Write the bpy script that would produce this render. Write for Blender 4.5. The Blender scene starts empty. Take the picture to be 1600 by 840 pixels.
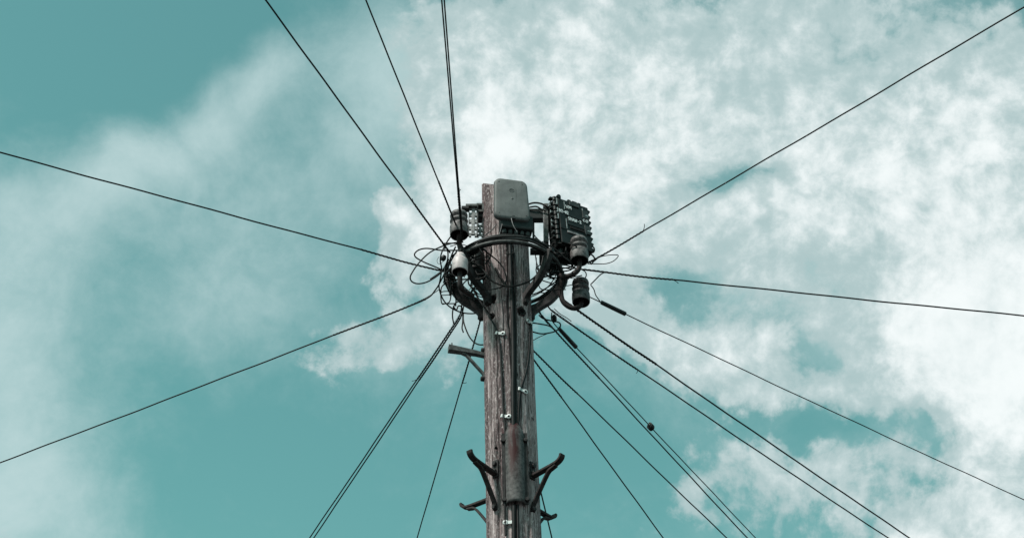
import bpy, math, random
import numpy as np
from mathutils import Vector, Matrix, Euler

random.seed(7)
RNG = np.random.default_rng(11)
scene = bpy.context.scene
col = scene.collection
R = math.radians

# ------------------------------------------------------------------ camera
CAM = Vector((0.0, -6.12, 1.6))
PITCH = R(39.0)
FPX = 2700.0                      # focal length in photo pixels (photo is 1600 x 840)
cam_d = bpy.data.cameras.new('camera')
cam_d.sensor_width = 36.0
cam_d.lens = 36.0 * FPX / 1600.0
cam_d.clip_start = 0.05
cam_d.clip_end = 20000.0
cam = bpy.data.objects.new('camera', cam_d)
cam.location = CAM
cam.rotation_euler = (PITCH + math.pi / 2, 0, 0)
col.objects.link(cam)
scene.camera = cam

FWD = Vector((0, math.cos(PITCH), math.sin(PITCH)))
UPV = Vector((0, -math.sin(PITCH), math.cos(PITCH)))
RGT = Vector((1, 0, 0))


def ray(px, py):
    return FWD + RGT * ((px - 800.0) / FPX) + UPV * ((420.0 - py) / FPX)


def at(px, py, Y=0.0):
    """survey helper: the point in the upright plane Y that is sighted at this bearing"""
    d = ray(px, py)
    return CAM + d * ((Y - CAM.y) / d.y)


def at_z(px, py, z):
    d = ray(px, py)
    return CAM + d * ((z - CAM.z) / d.z)


# ------------------------------------------------------------------ world / sky
SUN_EL, SUN_DIR = R(52), Vector((-0.62, -0.55, 0)).normalized()
world = bpy.data.worlds.new('World')
scene.world = world
world.use_nodes = True
WT = world.node_tree
WT.nodes.clear()


class G:
    """small node-graph helper"""
    def __init__(self, tree):
        self.t = tree

    def n(self, kind, **kw):
        nd = self.t.nodes.new(kind)
        for k, v in kw.items():
            setattr(nd, k, v)
        return nd

    def put(self, sock, v):
        if isinstance(v, bpy.types.NodeSocket):
            self.t.links.new(v, sock)
        else:
            sock.default_value = v

    def math(self, op, a, b=0.0, c=0.0, clamp=False):
        nd = self.n('ShaderNodeMath', operation=op, use_clamp=clamp)
        self.put(nd.inputs[0], a)
        self.put(nd.inputs[1], b)
        self.put(nd.inputs[2], c)
        return nd.outputs[0]

    def vmath(self, op, a, b=(0, 0, 0), scale=None):
        nd = self.n('ShaderNodeVectorMath', operation=op)
        self.put(nd.inputs[0], a)
        self.put(nd.inputs[1], b)
        if scale is not None:
            self.put(nd.inputs['Scale'], scale)
        return nd.outputs['Value'] if op in ('LENGTH', 'DOT_PRODUCT') else nd.outputs['Vector']

    def mapr(self, v, a, b, c=0.0, d=1.0, interp='SMOOTHSTEP'):
        nd = self.n('ShaderNodeMapRange', interpolation_type=interp)
        self.put(nd.inputs['Value'], v)
        for k, x in (('From Min', a), ('From Max', b), ('To Min', c), ('To Max', d)):
            nd.inputs[k].default_value = x
        return nd.outputs['Result']

    def noise(self, vec, scale, detail=6, rough=0.55, dist=0.0, lac=2.0):
        nd = self.n('ShaderNodeTexNoise')
        if vec is not None:
            self.put(nd.inputs['Vector'], vec)
        nd.inputs['Scale'].default_value = scale
        nd.inputs['Detail'].default_value = detail
        nd.inputs['Roughness'].default_value = rough
        nd.inputs['Distortion'].default_value = dist
        nd.inputs['Lacunarity'].default_value = lac
        return nd

    def mix(self, fac, a, b, blend='MIX'):
        nd = self.n('ShaderNodeMix', data_type='RGBA', blend_type=blend)
        self.put(nd.inputs[0], fac)
        for s, v in ((nd.inputs[6], a), (nd.inputs[7], b)):
            if isinstance(v, bpy.types.NodeSocket):
                self.t.links.new(v, s)
            else:
                s.default_value = (v[0], v[1], v[2], 1)
        return nd.outputs[2]


def to_sun_dir():
    return Vector((SUN_DIR.x * math.cos(SUN_EL), SUN_DIR.y * math.cos(SUN_EL), math.sin(SUN_EL)))


def build_sky():
    g = G(WT)
    out = g.n('ShaderNodeOutputWorld')
    bg = g.n('ShaderNodeBackground')
    bg.inputs['Strength'].default_value = 0.15
    WT.links.new(bg.outputs[0], out.inputs[0])
    sky = g.n('ShaderNodeTexSky', sky_type='NISHITA')
    sky.sun_disc = False
    sky.sun_elevation = SUN_EL
    sky.sun_rotation = math.atan2(SUN_DIR.x, SUN_DIR.y)
    sky.air_density = 1.0
    sky.dust_density = 0.6
    sky.ozone_density = 1.5
    tc = g.n('ShaderNodeTexCoord')
    d = g.vmath('NORMALIZE', tc.outputs['Generated'])

    # drifting turbulence bends the outlines of all cloud banks
    w1 = g.vmath('SUBTRACT', g.noise(d, 9.0, 3, 0.55).outputs['Color'], (0.5, 0.5, 0.5))
    w2 = g.vmath('SUBTRACT', g.noise(d, 38.0, 4, 0.6).outputs['Color'], (0.5, 0.5, 0.5))
    dw = g.vmath('ADD', d, g.vmath('SCALE', w1, scale=0.055))
    dw = g.vmath('ADD', dw, g.vmath('SCALE', w2, scale=0.022))
    ds = g.vmath('ADD', d, g.vmath('SCALE', w1, scale=0.05))

    def bank(vec, base, items):
        """cloud cover: banks (positive) and clearings (negative), each an oval patch of sky"""
        acc = base
        for (px, py, rx, ry, ang, wgt) in items:
            c = ray(px, py).normalized()
            right = RGT - c * RGT.dot(c)
            right.normalize()
            up = c.cross(right) * -1.0
            a = R(ang)
            t1 = right * math.cos(a) + up * math.sin(a)
            t2 = up * math.cos(a) - right * math.sin(a)
            m = Matrix((t1, t2, t1.cross(t2))).transposed()
            mp = g.n('ShaderNodeMapping', vector_type='TEXTURE')
            g.put(mp.inputs['Vector'], vec)
            mp.inputs['Location'].default_value = c
            mp.inputs['Rotation'].default_value = m.to_euler('XYZ')
            mp.inputs['Scale'].default_value = (rx / FPX, ry / FPX, 0.6)
            ln = g.vmath('LENGTH', mp.outputs[0])
            acc = g.math('ADD', g.mapr(ln, 0.0, 1.0, wgt, 0.0), acc)
        return acc

    CUM = [
        (860, 150, 340, 300, 0, .36), (1120, 110, 560, 320, 0, .42), (1420, 330, 420, 270, 0, .46),
        (1540, 560, 300, 220, 0, .60), (1600, 850, 340, 150, 0, .60), (745, 250, 130, 220, 0, .44),
        (655, 385, 140, 85, 20, .62), (604, 318, 60, 60, 0, .70), (1040, 360, 340, 190, 0, .34),
        (650, 50, 170, 130, 0, .30), (1560, 200, 320, 260, 0, .30), (690, 320, 90, 90, 0, .25),
        (1120, 550, 380, 140, -20, .34), (1170, 750, 360, 170, 10, .20), (1290, 800, 90, 50, 0, -.16), (1120, 690, 80, 40, 20, -.12), (600, 515, 270, 75, 12, .30),
        (200, 100, 620, 330, 15, -.75), (400, 350, 330, 260, 0, -.50), (420, 740, 560, 250, 0, -.85),
        (920, 690, 170, 210, 0, -.50), (1250, 655, 280, 60, -6, -.34), (1150, 275, 120, 45, 15, -.42),
        (1240, 75, 200, 80, 10, -.14), (1060, 465, 130, 60, 0, -.25), (1460, 680, 110, 50, -20, -.34), (1600, 690, 170, 130, 0, .40),
        (0, 560, 340, 420, 0, -.60), (545, 370, 60, 85, 0, -.60), (480, 20, 130, 110, 0, -.20),
        (870, 380, 260, 150, 0, .34), (530, 560, 130, 40, 15, .14), (690, 490, 130, 50, 10, .10), (960, 530, 200, 80, -25, .34), (1530, 530, 300, 190, 0, .62), (1420, 370, 330, 150, 0, .22), (1290, 560, 110, 50, -20, -.16),
    ]
    VEIL = [
        (300, 200, 350, 95, 33, .58), (430, 110, 120, 60, 40, .22), (40, 340, 260, 150, 20, .34),
        (0, 540, 250, 270, 0, .55), (20, 790, 300, 230, 0, .58), (430, 320, 440, 240, 10, .34),
        (620, 110, 180, 190, 0, .42), (1300, 520, 620, 420, 0, .30), (330, 480, 300, 110, 10, .20), (1150, 220, 760, 440, 0, .52), (880, 440, 230, 130, 0, .16),
        (620, 520, 260, 90, 12, .22), (200, 40, 460, 240, 0, -.30), (480, 740, 400, 210, 0, -.25),
        (940, 740, 190, 160, 0, -.25), (1250, 655, 260, 60, -6, -.25), (1150, 275, 120, 45, 15, -.5), (1070, 465, 120, 60, 0, -.25),
    ]
    n_big = g.noise(d, 15.0, 7, 0.58, 0.08).outputs['Fac']
    n_fin = g.noise(g.vmath('ADD', d, g.vmath('SCALE', w1, scale=0.03)), 46.0, 8, 0.66, 0.05).outputs['Fac']
    n_soft = g.noise(ds, 12.0, 7, 0.58, 0.4).outputs['Fac']
    cov = bank(dw, 0.46, CUM)
    # seen edge-on towards the horizon the broken clouds close up
    sz = g.n('ShaderNodeSeparateXYZ')
    g.put(sz.inputs[0], d)
    cov = g.math('ADD', cov, g.mapr(sz.outputs['Z'], 0.02, 0.42, 0.45, 0.0))
    cov = g.math('MULTIPLY_ADD', g.math('SUBTRACT', n_big, 0.5), 0.62, cov)
    # heaped, cauliflower-like lumps
    pv = g.n('ShaderNodeTexVoronoi', feature='F1', normalize=True)
    g.put(pv.inputs['Vector'], g.vmath('ADD', d, g.vmath('SCALE', w2, scale=0.016)))
    pv.inputs['Scale'].default_value = 30.0
    pv.inputs['Detail'].default_value = 2.0
    pv.inputs['Roughness'].default_value = 0.62
    puff = g.math('MULTIPLY_ADD', pv.outputs['Distance'], -2.5, 0.75)
    cov = g.math('MULTIPLY_ADD', puff, 0.36, cov)
    cov = g.math('MULTIPLY_ADD', g.math('SUBTRACT', n_fin, 0.5), 0.80, cov)
    dens = g.mapr(cov, 0.46, 0.71, 0.0, 0.97)
    core = g.mapr(cov, 0.55, 1.45)
    veil = bank(ds, 0.18, VEIL)
    veil = g.math('MULTIPLY_ADD', g.math('SUBTRACT', n_soft, 0.5), 0.72, veil)
    veil = g.math('MULTIPLY_ADD', g.math('SUBTRACT', n_fin, 0.5), 0.50, veil)
    veil = g.mapr(veil, 0.05, 1.10, 0.0, 0.92)

    air = g.mix(1.0, sky.outputs[0], (0.88, 1.50, 0.86), 'MULTIPLY')
    # thick parts of the cloud are grey, sunlit crests white
    n_sh = g.noise(ds, 9.0, 8, 0.60, 0.15).outputs['Fac']
    lit = g.math('MULTIPLY_ADD', g.math('SUBTRACT', n_sh, 0.5), 1.7, core)
    # lumps are brighter on the side turned to the sun
    ofs = to_sun_dir() * 0.010
    n_off = g.noise(g.vmath('ADD', g.vmath('ADD', d, g.vmath('SCALE', w1, scale=0.03)), tuple(ofs)), 46.0, 5, 0.62, 0.05).outputs['Fac']
    lit = g.math('MULTIPLY_ADD', g.math('SUBTRACT', n_fin, n_off), 0.75, lit)
    lit = g.math('MULTIPLY_ADD', puff, 0.10, lit)
    lit = g.math('MULTIPLY_ADD', g.math('SUBTRACT', n_fin, 0.5), 0.30, lit)
    lit = g.mapr(lit, -0.10, 1.30)
    cloud = g.mix(lit, (2.9, 3.85, 3.9), (6.3, 6.65, 6.65))
    c = g.mix(veil, air, (3.6, 4.7, 4.75))
    c = g.mix(dens, c, cloud)
    WT.links.new(c, bg.inputs['Color'])


build_sky()
world.cycles.sampling_method = 'MANUAL'
world.cycles.sample_map_resolution = 512

sun_d = bpy.data.lights.new('sun', 'SUN')
sun_d.energy = 4.0
sun_d.angle = R(9)
sun_d.color = (1.0, 0.94, 0.90)
sun = bpy.data.objects.new('sun', sun_d)
to_sun = Vector((SUN_DIR.x * math.cos(SUN_EL), SUN_DIR.y * math.cos(SUN_EL), math.sin(SUN_EL)))
sun.rotation_euler = (-to_sun).to_track_quat('-Z', 'Y').to_euler()
sun.location = (0, 0, 30)
col.objects.link(sun)

vs = scene.view_settings
vs.view_transform = 'Standard'
vs.look = 'None'
vs.exposure = 0.0
vs.gamma = 1.0
vs.use_curve_mapping = False


# ------------------------------------------------------------------ materials
def new_mat(name):
    m = bpy.data.materials.new(name)
    m.use_nodes = True
    m.node_tree.nodes.clear()
    g = G(m.node_tree)
    out = g.n('ShaderNodeOutputMaterial')
    b = g.n('ShaderNodeBsdfPrincipled')
    m.node_tree.links.new(b.outputs[0], out.inputs[0])
    return m, g, b


def simple_mat(name, c1, c2, rough=0.6, metal=0.0, scale=60.0, bump=0.15, lo=0.35, hi=0.65, spec=0.35, bdist=0.002):
    m, g, b = new_mat(name)
    tc = g.n('ShaderNodeTexCoord')
    n = g.noise(tc.outputs['Object'], scale, 6, 0.6)
    f = g.mapr(n.outputs['Fac'], lo, hi)
    m.node_tree.links.new(g.mix(f, c1, c2), b.inputs['Base Color'])
    b.inputs['Roughness'].default_value = rough
    b.inputs['Metallic'].default_value = metal
    b.inputs['Specular IOR Level'].default_value = spec
    if bump:
        bp = g.n('ShaderNodeBump')
        bp.inputs['Strength'].default_value = bump
        bp.inputs['Distance'].default_value = bdist
        g.put(bp.inputs['Height'], g.noise(tc.outputs['Object'], scale * 2.2, 5, 0.65).outputs['Fac'])
        m.node_tree.links.new(bp.outputs[0], b.inputs['Normal'])
    return m


M = {}
M['cable'] = simple_mat('cable_black', (.0045, .005, .005), (.012, .013, .013), .6, 0, 25, .1, spec=.25)
M['cable_grey'] = simple_mat('cable_grey_highlight', (.030, .030, .030), (.095, .092, .092), .6, 0, 30, .1)  # grey cables, and the painted highlight on the ring coil
M['steel'] = simple_mat('dark_steel', (.010, .0095, .0098), (.042, .037, .037), .65, .2, 45, .4)
M['rusty'] = simple_mat('rusty_steel', (.010, .008, .0082), (.042, .030, .029), .75, .1, 60, .45)
M['galv'] = simple_mat('weathered_galvanised', (.050, .052, .051), (.125, .128, .125), .65, .2, 50, .35)
M['rail'] = simple_mat('pale_galvanised', (.15, .145, .145), (.36, .35, .35), .6, .1, 70, .3)
M['clip'] = simple_mat('clip_metal', (.40, .42, .41), (.78, .80, .79), .45, .1, 80, .1)
M['porcelain_white'] = simple_mat('white_porcelain', (.40, .34, .34), (.66, .575, .575), .45, 0, 40, .06, .25, .6)
M['porcelain_dirty'] = simple_mat('dirty_porcelain', (.030, .027, .027), (.21, .185, .183), .5, 0, 55, .35, .34, .68)
M['porcelain_dark'] = simple_mat('sooty_porcelain', (.014, .013, .013), (.105, .096, .096), .5, 0, 60, .35, .36, .70)
M['socket'] = simple_mat('hollow_shade_black', (.004, .004, .004), (.014, .013, .013), .9, 0, 60, .3)  # near-black, carries the painted shade inside insulator cups and bolt holes
M['black_plastic'] = simple_mat('black_plastic', (.005, .0068, .0066), (.013, .016, .0156), .5, 0, 35, .2)
M['grey_plastic_dark'] = simple_mat('dull_black_plastic', (.030, .036, .036), (.055, .062, .062), .55, 0, 35, .2)
M['panel'] = simple_mat('grey_moulding', (.098, .104, .102), (.142, .148, .146), .6, 0, 14, .10, .3, .7)
M['panel_mark'] = simple_mat('faint_grey_print', (.075, .079, .078), (.10, .105, .104), .6, 0, 60, .0)
M['paint'] = simple_mat('white_marker', (.55, .57, .57), (.85, .87, .87), .7, 0, 90, .0)
M['edge'] = simple_mat('worn_bare_edge', (.22, .26, .26), (.48, .52, .52), .5, .2, 120, .1)


def wood_mat():
    m, g, b = new_mat('weathered_pole_wood')
    L = m.node_tree.links
    tc = g.n('ShaderNodeTexCoord')

    def stretched(sx, sz, off=(0, 0, 0)):
        mp = g.n('ShaderNodeMapping')
        L.new(tc.outputs['Object'], mp.inputs['Vector'])
        mp.inputs['Scale'].default_value = (sx, sx, sz)
        mp.inputs['Location'].default_value = off
        return mp.outputs[0]
    fine = g.noise(stretched(170, 9), 1.0, 8, 0.66, 0.5).outputs['Fac']
    fib = g.noise(stretched(330, 20), 1.0, 6, 0.65, 0.3).outputs['Fac']
    broad = g.noise(stretched(22, 1.3, (3, 1, 2)), 1.0, 6, 0.6, 0.6).outputs['Fac']
    red = g.noise(stretched(30, 0.9, (7, 2, 5)), 1.0, 5, 0.6, 0.4).outputs['Fac']
    flake = g.noise(stretched(150, 55, (1, 4, 9)), 1.0, 6, 0.68, 0.6).outputs['Fac']
    c = g.mix(g.mapr(fine, .34, .64), (.090, .066, .067), (.52, .425, .42))
    c = g.mix(g.mapr(broad, .45, .62, 0, .80), c, (.070, .046, .048))
    c = g.mix(g.mapr(red, .56, .70, 0, .65), c, (.080, .030, .034))
    c = g.mix(g.mapr(flake, .53, .64, 0, .80), c, (.66, .575, .57))
    c = g.mix(g.mapr(fib, .56, .66, 0, .80), c, (.030, .021, .022))
    L.new(c, b.inputs['Base Color'])
    b.inputs['Roughness'].default_value = .85
    b.inputs['Specular IOR Level'].default_value = .2
    h = g.math('MULTIPLY_ADD', fib, 0.6, g.math('MULTIPLY_ADD', flake, 0.5, fine))
    bp = g.n('ShaderNodeBump')
    bp.inputs['Strength'].default_value = .9
    bp.inputs['Distance'].default_value = .004
    L.new(h, bp.inputs['Height'])
    L.new(bp.outputs[0], b.inputs['Normal'])
    return m


def guard_mat():
    m, g, b = new_mat('cable_guard_metal')
    L = m.node_tree.links
    tc = g.n('ShaderNodeTexCoord')
    sep = g.n('ShaderNodeSeparateXYZ')
    L.new(tc.outputs['Object'], sep.inputs[0])
    mp = g.n('ShaderNodeMapping')
    L.new(tc.outputs['Object'], mp.inputs['Vector'])
    mp.inputs['Scale'].default_value = (60, 60, 9)
    n1 = g.noise(mp.outputs[0], 1.0, 7, .62, .5).outputs['Fac']
    n2 = g.noise(tc.outputs['Object'], 70, 6, .6).outputs['Fac']
    base = g.mix(g.mapr(n2, .3, .7), (.045, .044, .043), (.135, .13, .128))
    # a rust run that starts at the neck and dies out towards the foot
    run = g.math('ABSOLUTE', g.math('ADD', sep.outputs['X'], 0.002))
    run = g.mapr(run, 0.012, 0.030, 1.0, 0.0)
    fade = g.mapr(sep.outputs['Z'], -0.34, -0.16)
    f = g.math('MULTIPLY', run, fade)
    f = g.math('MULTIPLY', f, g.mapr(n1, .30, .55, .30, 1.0))
    c = g.mix(f, base, (.042, .0095, .010))
    c = g.mix(g.mapr(n1, .58, .75, 0, .6), c, (.045, .038, .038))
    L.new(c, b.inputs['Base Color'])
    b.inputs['Roughness'].default_value = .55
    b.inputs['Metallic'].default_value = .0
    b.inputs['Specular IOR Level'].default_value = .2
    return m


def ground_mat():
    m, g, b = new_mat('asphalt')
    tc = g.n('ShaderNodeTexCoord')
    n = g.noise(tc.outputs['Object'], 3.0, 8, .65).outputs['Fac']
    m.node_tree.links.new(g.mix(g.mapr(n, .3, .7), (.035, .036, .038), (.065, .066, .068)), b.inputs['Base Color'])
    b.inputs['Roughness'].default_value = .9
    return m


def panel_mat():
    m, g, b = new_mat('weathered_grey_moulding')
    tc = g.n('ShaderNodeTexCoord')
    mp = g.n('ShaderNodeMapping')
    g.put(mp.inputs['Vector'], tc.outputs['Object'])
    mp.inputs['Scale'].default_value = (70, 70, 9)
    st = g.noise(mp.outputs[0], 1.0, 6, .6, .4).outputs['Fac']
    sp = g.noise(tc.outputs['Object'], 130, 5, .65).outputs['Fac']
    bl = g.noise(tc.outputs['Object'], 14, 5, .6).outputs['Fac']
    c = g.mix(g.mapr(bl, .3, .7), (.125, .130, .128), (.180, .186, .183))
    c = g.mix(g.mapr(st, .54, .72, 0, .55), c, (.060, .062, .060))
    c = g.mix(g.mapr(sp, .58, .70, 0, .45), c, (.050, .052, .050))
    m.node_tree.links.new(c, b.inputs['Base Color'])
    b.inputs['Roughness'].default_value = .62
    b.inputs['Specular IOR Level'].default_value = .3
    return m


M['panel'] = panel_mat()
M['wood'] = wood_mat()
M['guard'] = guard_mat()
M['ground'] = ground_mat()


# ------------------------------------------------------------------ mesh helpers
def catmull(pts, n=10):
    pts = [Vector(p) for p in pts]
    if len(pts) < 3:
        return [pts[0].lerp(pts[-1], i / n) for i in range(n + 1)]
    P = [pts[0] * 2 - pts[1]] + pts + [pts[-1] * 2 - pts[-2]]
    out = []
    for i in range(1, len(P) - 2):
        a, b, c, d = P[i - 1], P[i], P[i + 1], P[i + 2]
        for k in range(n):
            t = k / n
            out.append(0.5 * ((2 * b) + (c - a) * t + (2 * a - 5 * b + 4 * c - d) * t * t
                              + (3 * b - a - 3 * c + d) * t ** 3))
    out.append(pts[-1])
    return out


def frames(path):
    T = []
    for i in range(len(path)):
        a = path[max(i - 1, 0)]
        b = path[min(i + 1, len(path) - 1)]
        t = (b - a)
        T.append(t.normalized() if t.length > 1e-9 else Vector((0, 0, 1)))
    up = Vector((0, 0, 1)) if abs(T[0].z) < 0.9 else Vector((1, 0, 0))
    N = [(up - T[0] * up.dot(T[0])).normalized()]
    for i in range(1, len(T)):
        v = N[-1] - T[i] * N[-1].dot(T[i])
        N.append(v.normalized() if v.length > 1e-9 else N[-1])
    return T, N


class MB:
    def __init__(self):
        self.v, self.f, self.s = [], [], []

    def add(self, vs_, fs_, smooth):
        o = len(self.v)
        self.v += [tuple(p) for p in vs_]
        self.f += [tuple(i + o for i in f) for f in fs_]
        self.s += [smooth] * len(fs_)
        return self

    def tube(self, path, r, seg=8, cap=True):
        T, N = frames(path)
        n = len(path)
        rr = r if callable(r) else (lambda t: r)
        V, F = [], []
        for i, p in enumerate(path):
            b = T[i].cross(N[i])
            q = rr(i / max(n - 1, 1))
            for k in range(seg):
                a = 2 * math.pi * k / seg
                V.append(Vector(p) + (N[i] * math.cos(a) + b * math.sin(a)) * q)
        for i in range(n - 1):
            for k in range(seg):
                k2 = (k + 1) % seg
                F.append((i * seg + k, i * seg + k2, (i + 1) * seg + k2, (i + 1) * seg + k))
        self.add(V, F, True)
        if cap:
            self.add(V[:seg], [tuple(range(seg))[::-1]], False)
            self.add(V[-seg:], [tuple(range(seg))], False)
        return self

    def sweep(self, path, w, t, side):
        """flat bar: w across 'side', t along the bar's own normal"""
        T, _ = frames(path)
        S = Vector(side).normalized()
        V, F = [], []
        for i, p in enumerate(path):
            nn = T[i].cross(S).normalized()
            for a, b in ((-1, -1), (1, -1), (1, 1), (-1, 1)):
                V.append(Vector(p) + S * (a * w / 2) + nn * (b * t / 2))
        n = len(path)
        for i in range(n - 1):
            for k in range(4):
                k2 = (k + 1) % 4
                F.append((i * 4 + k, i * 4 + k2, i * 4 + 4 + k2, i * 4 + 4 + k))
        F.append((3, 2, 1, 0))
        e = (n - 1) * 4
        F.append((e, e + 1, e + 2, e + 3))
        return self.add(V, F, False)

    def box(self, c, sx, sy, sz, ax=None):
        ax = ax or (Vector((1, 0, 0)), Vector((0, 1, 0)), Vector((0, 0, 1)))
        V = []
        for dz in (-1, 1):
            for dx, dy in ((-1, -1), (1, -1), (1, 1), (-1, 1)):
                V.append(Vector(c) + ax[0] * dx * sx / 2 + ax[1] * dy * sy / 2 + ax[2] * dz * sz / 2)
        F = [(3, 2, 1, 0), (4, 5, 6, 7), (0, 1, 5, 4), (1, 2, 6, 5), (2, 3, 7, 6), (3, 0, 4, 7)]
        return self.add(V, F, False)

    def lathe(self, prof, origin, axis=(0, 0, 1), seg=28, smooth=True):
        ax = Vector(axis).normalized()
        u = ax.orthogonal().normalized()
        w = ax.cross(u)
        V, F = [], []
        for (r, h) in prof:
            for k in range(seg):
                a = 2 * math.pi * k / seg
                V.append(Vector(origin) + ax * h + (u * math.cos(a) + w * math.sin(a)) * max(r, 1e-4))
        for i in range(len(prof) - 1):
            for k in range(seg):
                k2 = (k + 1) % seg
                F.append((i * seg + k, i * seg + k2, (i + 1) * seg + k2, (i + 1) * seg + k))
        return self.add(V, F, smooth)

    def build(self, name, mat, parent=None, origin=None, bevel=0.0):
        if parent is not None:
            o = WORLD_ORIGIN.get(parent.name, Vector((0, 0, 0)))
        else:
            o = Vector(origin) if origin is not None else Vector(self.v[0])
        me = bpy.data.meshes.new(name)
        me.from_pydata([(p[0] - o.x, p[1] - o.y, p[2] - o.z) for p in self.v], [], self.f)
        me.polygons.foreach_set('use_smooth', self.s)
        me.materials.append(M[mat])
        me.update()
        ob = bpy.data.objects.new(name, me)
        col.objects.link(ob)
        if parent is not None:
            ob.parent = parent
        else:
            ob.location = o
        WORLD_ORIGIN[ob.name] = o.copy()
        if bevel:
            md = ob.modifiers.new('bevel', 'BEVEL')
            md.width = bevel
            md.segments = 2
            md.limit_method = 'ANGLE'
        return ob


WORLD_ORIGIN = {}


def tag(o, label, cat=None, group=None, kind=None):
    if label:
        o['label'] = label
    if cat:
        o['category'] = cat
    if group:
        o['group'] = group
    if kind:
        o['kind'] = kind
    return o


def empty(name, loc):
    o = bpy.data.objects.new(name, None)
    o.empty_display_size = 0.05
    o.location = loc
    col.objects.link(o)
    WORLD_ORIGIN[o.name] = Vector(loc)
    return o


# ------------------------------------------------------------------ ground
mb = MB()
mb.add([(-3000, -3000, 0), (3000, -3000, 0), (3000, 3000, 0), (-3000, 3000, 0)], [(0, 1, 2, 3)], False)
gr = mb.build('ground', 'ground', origin=(0, 0, 0))
gr['kind'] = 'structure'

# ------------------------------------------------------------------ pole
pA, pB = at(803.5, 840), at(787, 290)
ZA, ZB = pA.z, pB.z


def axis_x(z):
    return pA.x + (pB.x - pA.x) * (z - ZA) / (ZB - ZA)


def depth(p):
    return (Vector(p) - CAM).dot(FWD)


rA = 43.0 * depth(pA) / FPX
rM = 36.2 * depth(at(793, 400)) / FPX
ZM = at(793, 400).z


def pole_r(z):
    return rM + (rA - rM) * (z - ZM) / (ZA - ZM)


def on_pole(px, py, out=0.0):
    """point on the camera-side face of the pole at this bearing"""
    Y = -0.1
    for _ in range(12):
        p = at(px, py, Y)
        dx = p.x - axis_x(p.z)
        r = pole_r(p.z) + out
        Y = -math.sqrt(max(r * r - dx * dx, 1e-6))
    return at(px, py, Y)


def around(th, z, rad):
    """th: 0 = towards the camera, +90 = picture right"""
    return Vector((axis_x(z) + rad * math.sin(R(th)), -rad * math.cos(R(th)), z))


def vnoise(u, v, nu, nv, seed):
    """smooth value noise, periodic in u (0..1)"""
    rg = np.random.default_rng(seed)
    gr_ = rg.random((nu, nv + 2))
    x = u * nu
    y = v * nv
    i0 = np.floor(x).astype(int)
    j0 = np.clip(np.floor(y).astype(int), 0, nv)
    fx = x - i0
    fy = y - j0
    fx = fx * fx * (3 - 2 * fx)
    fy = fy * fy * (3 - 2 * fy)
    a = gr_[i0 % nu, j0]
    b = gr_[(i0 + 1) % nu, j0]
    c = gr_[i0 % nu, j0 + 1]
    d_ = gr_[(i0 + 1) % nu, j0 + 1]
    return (a * (1 - fx) + b * fx) * (1 - fy) + (c * (1 - fx) + d_ * fx) * fy - 0.5


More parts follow.
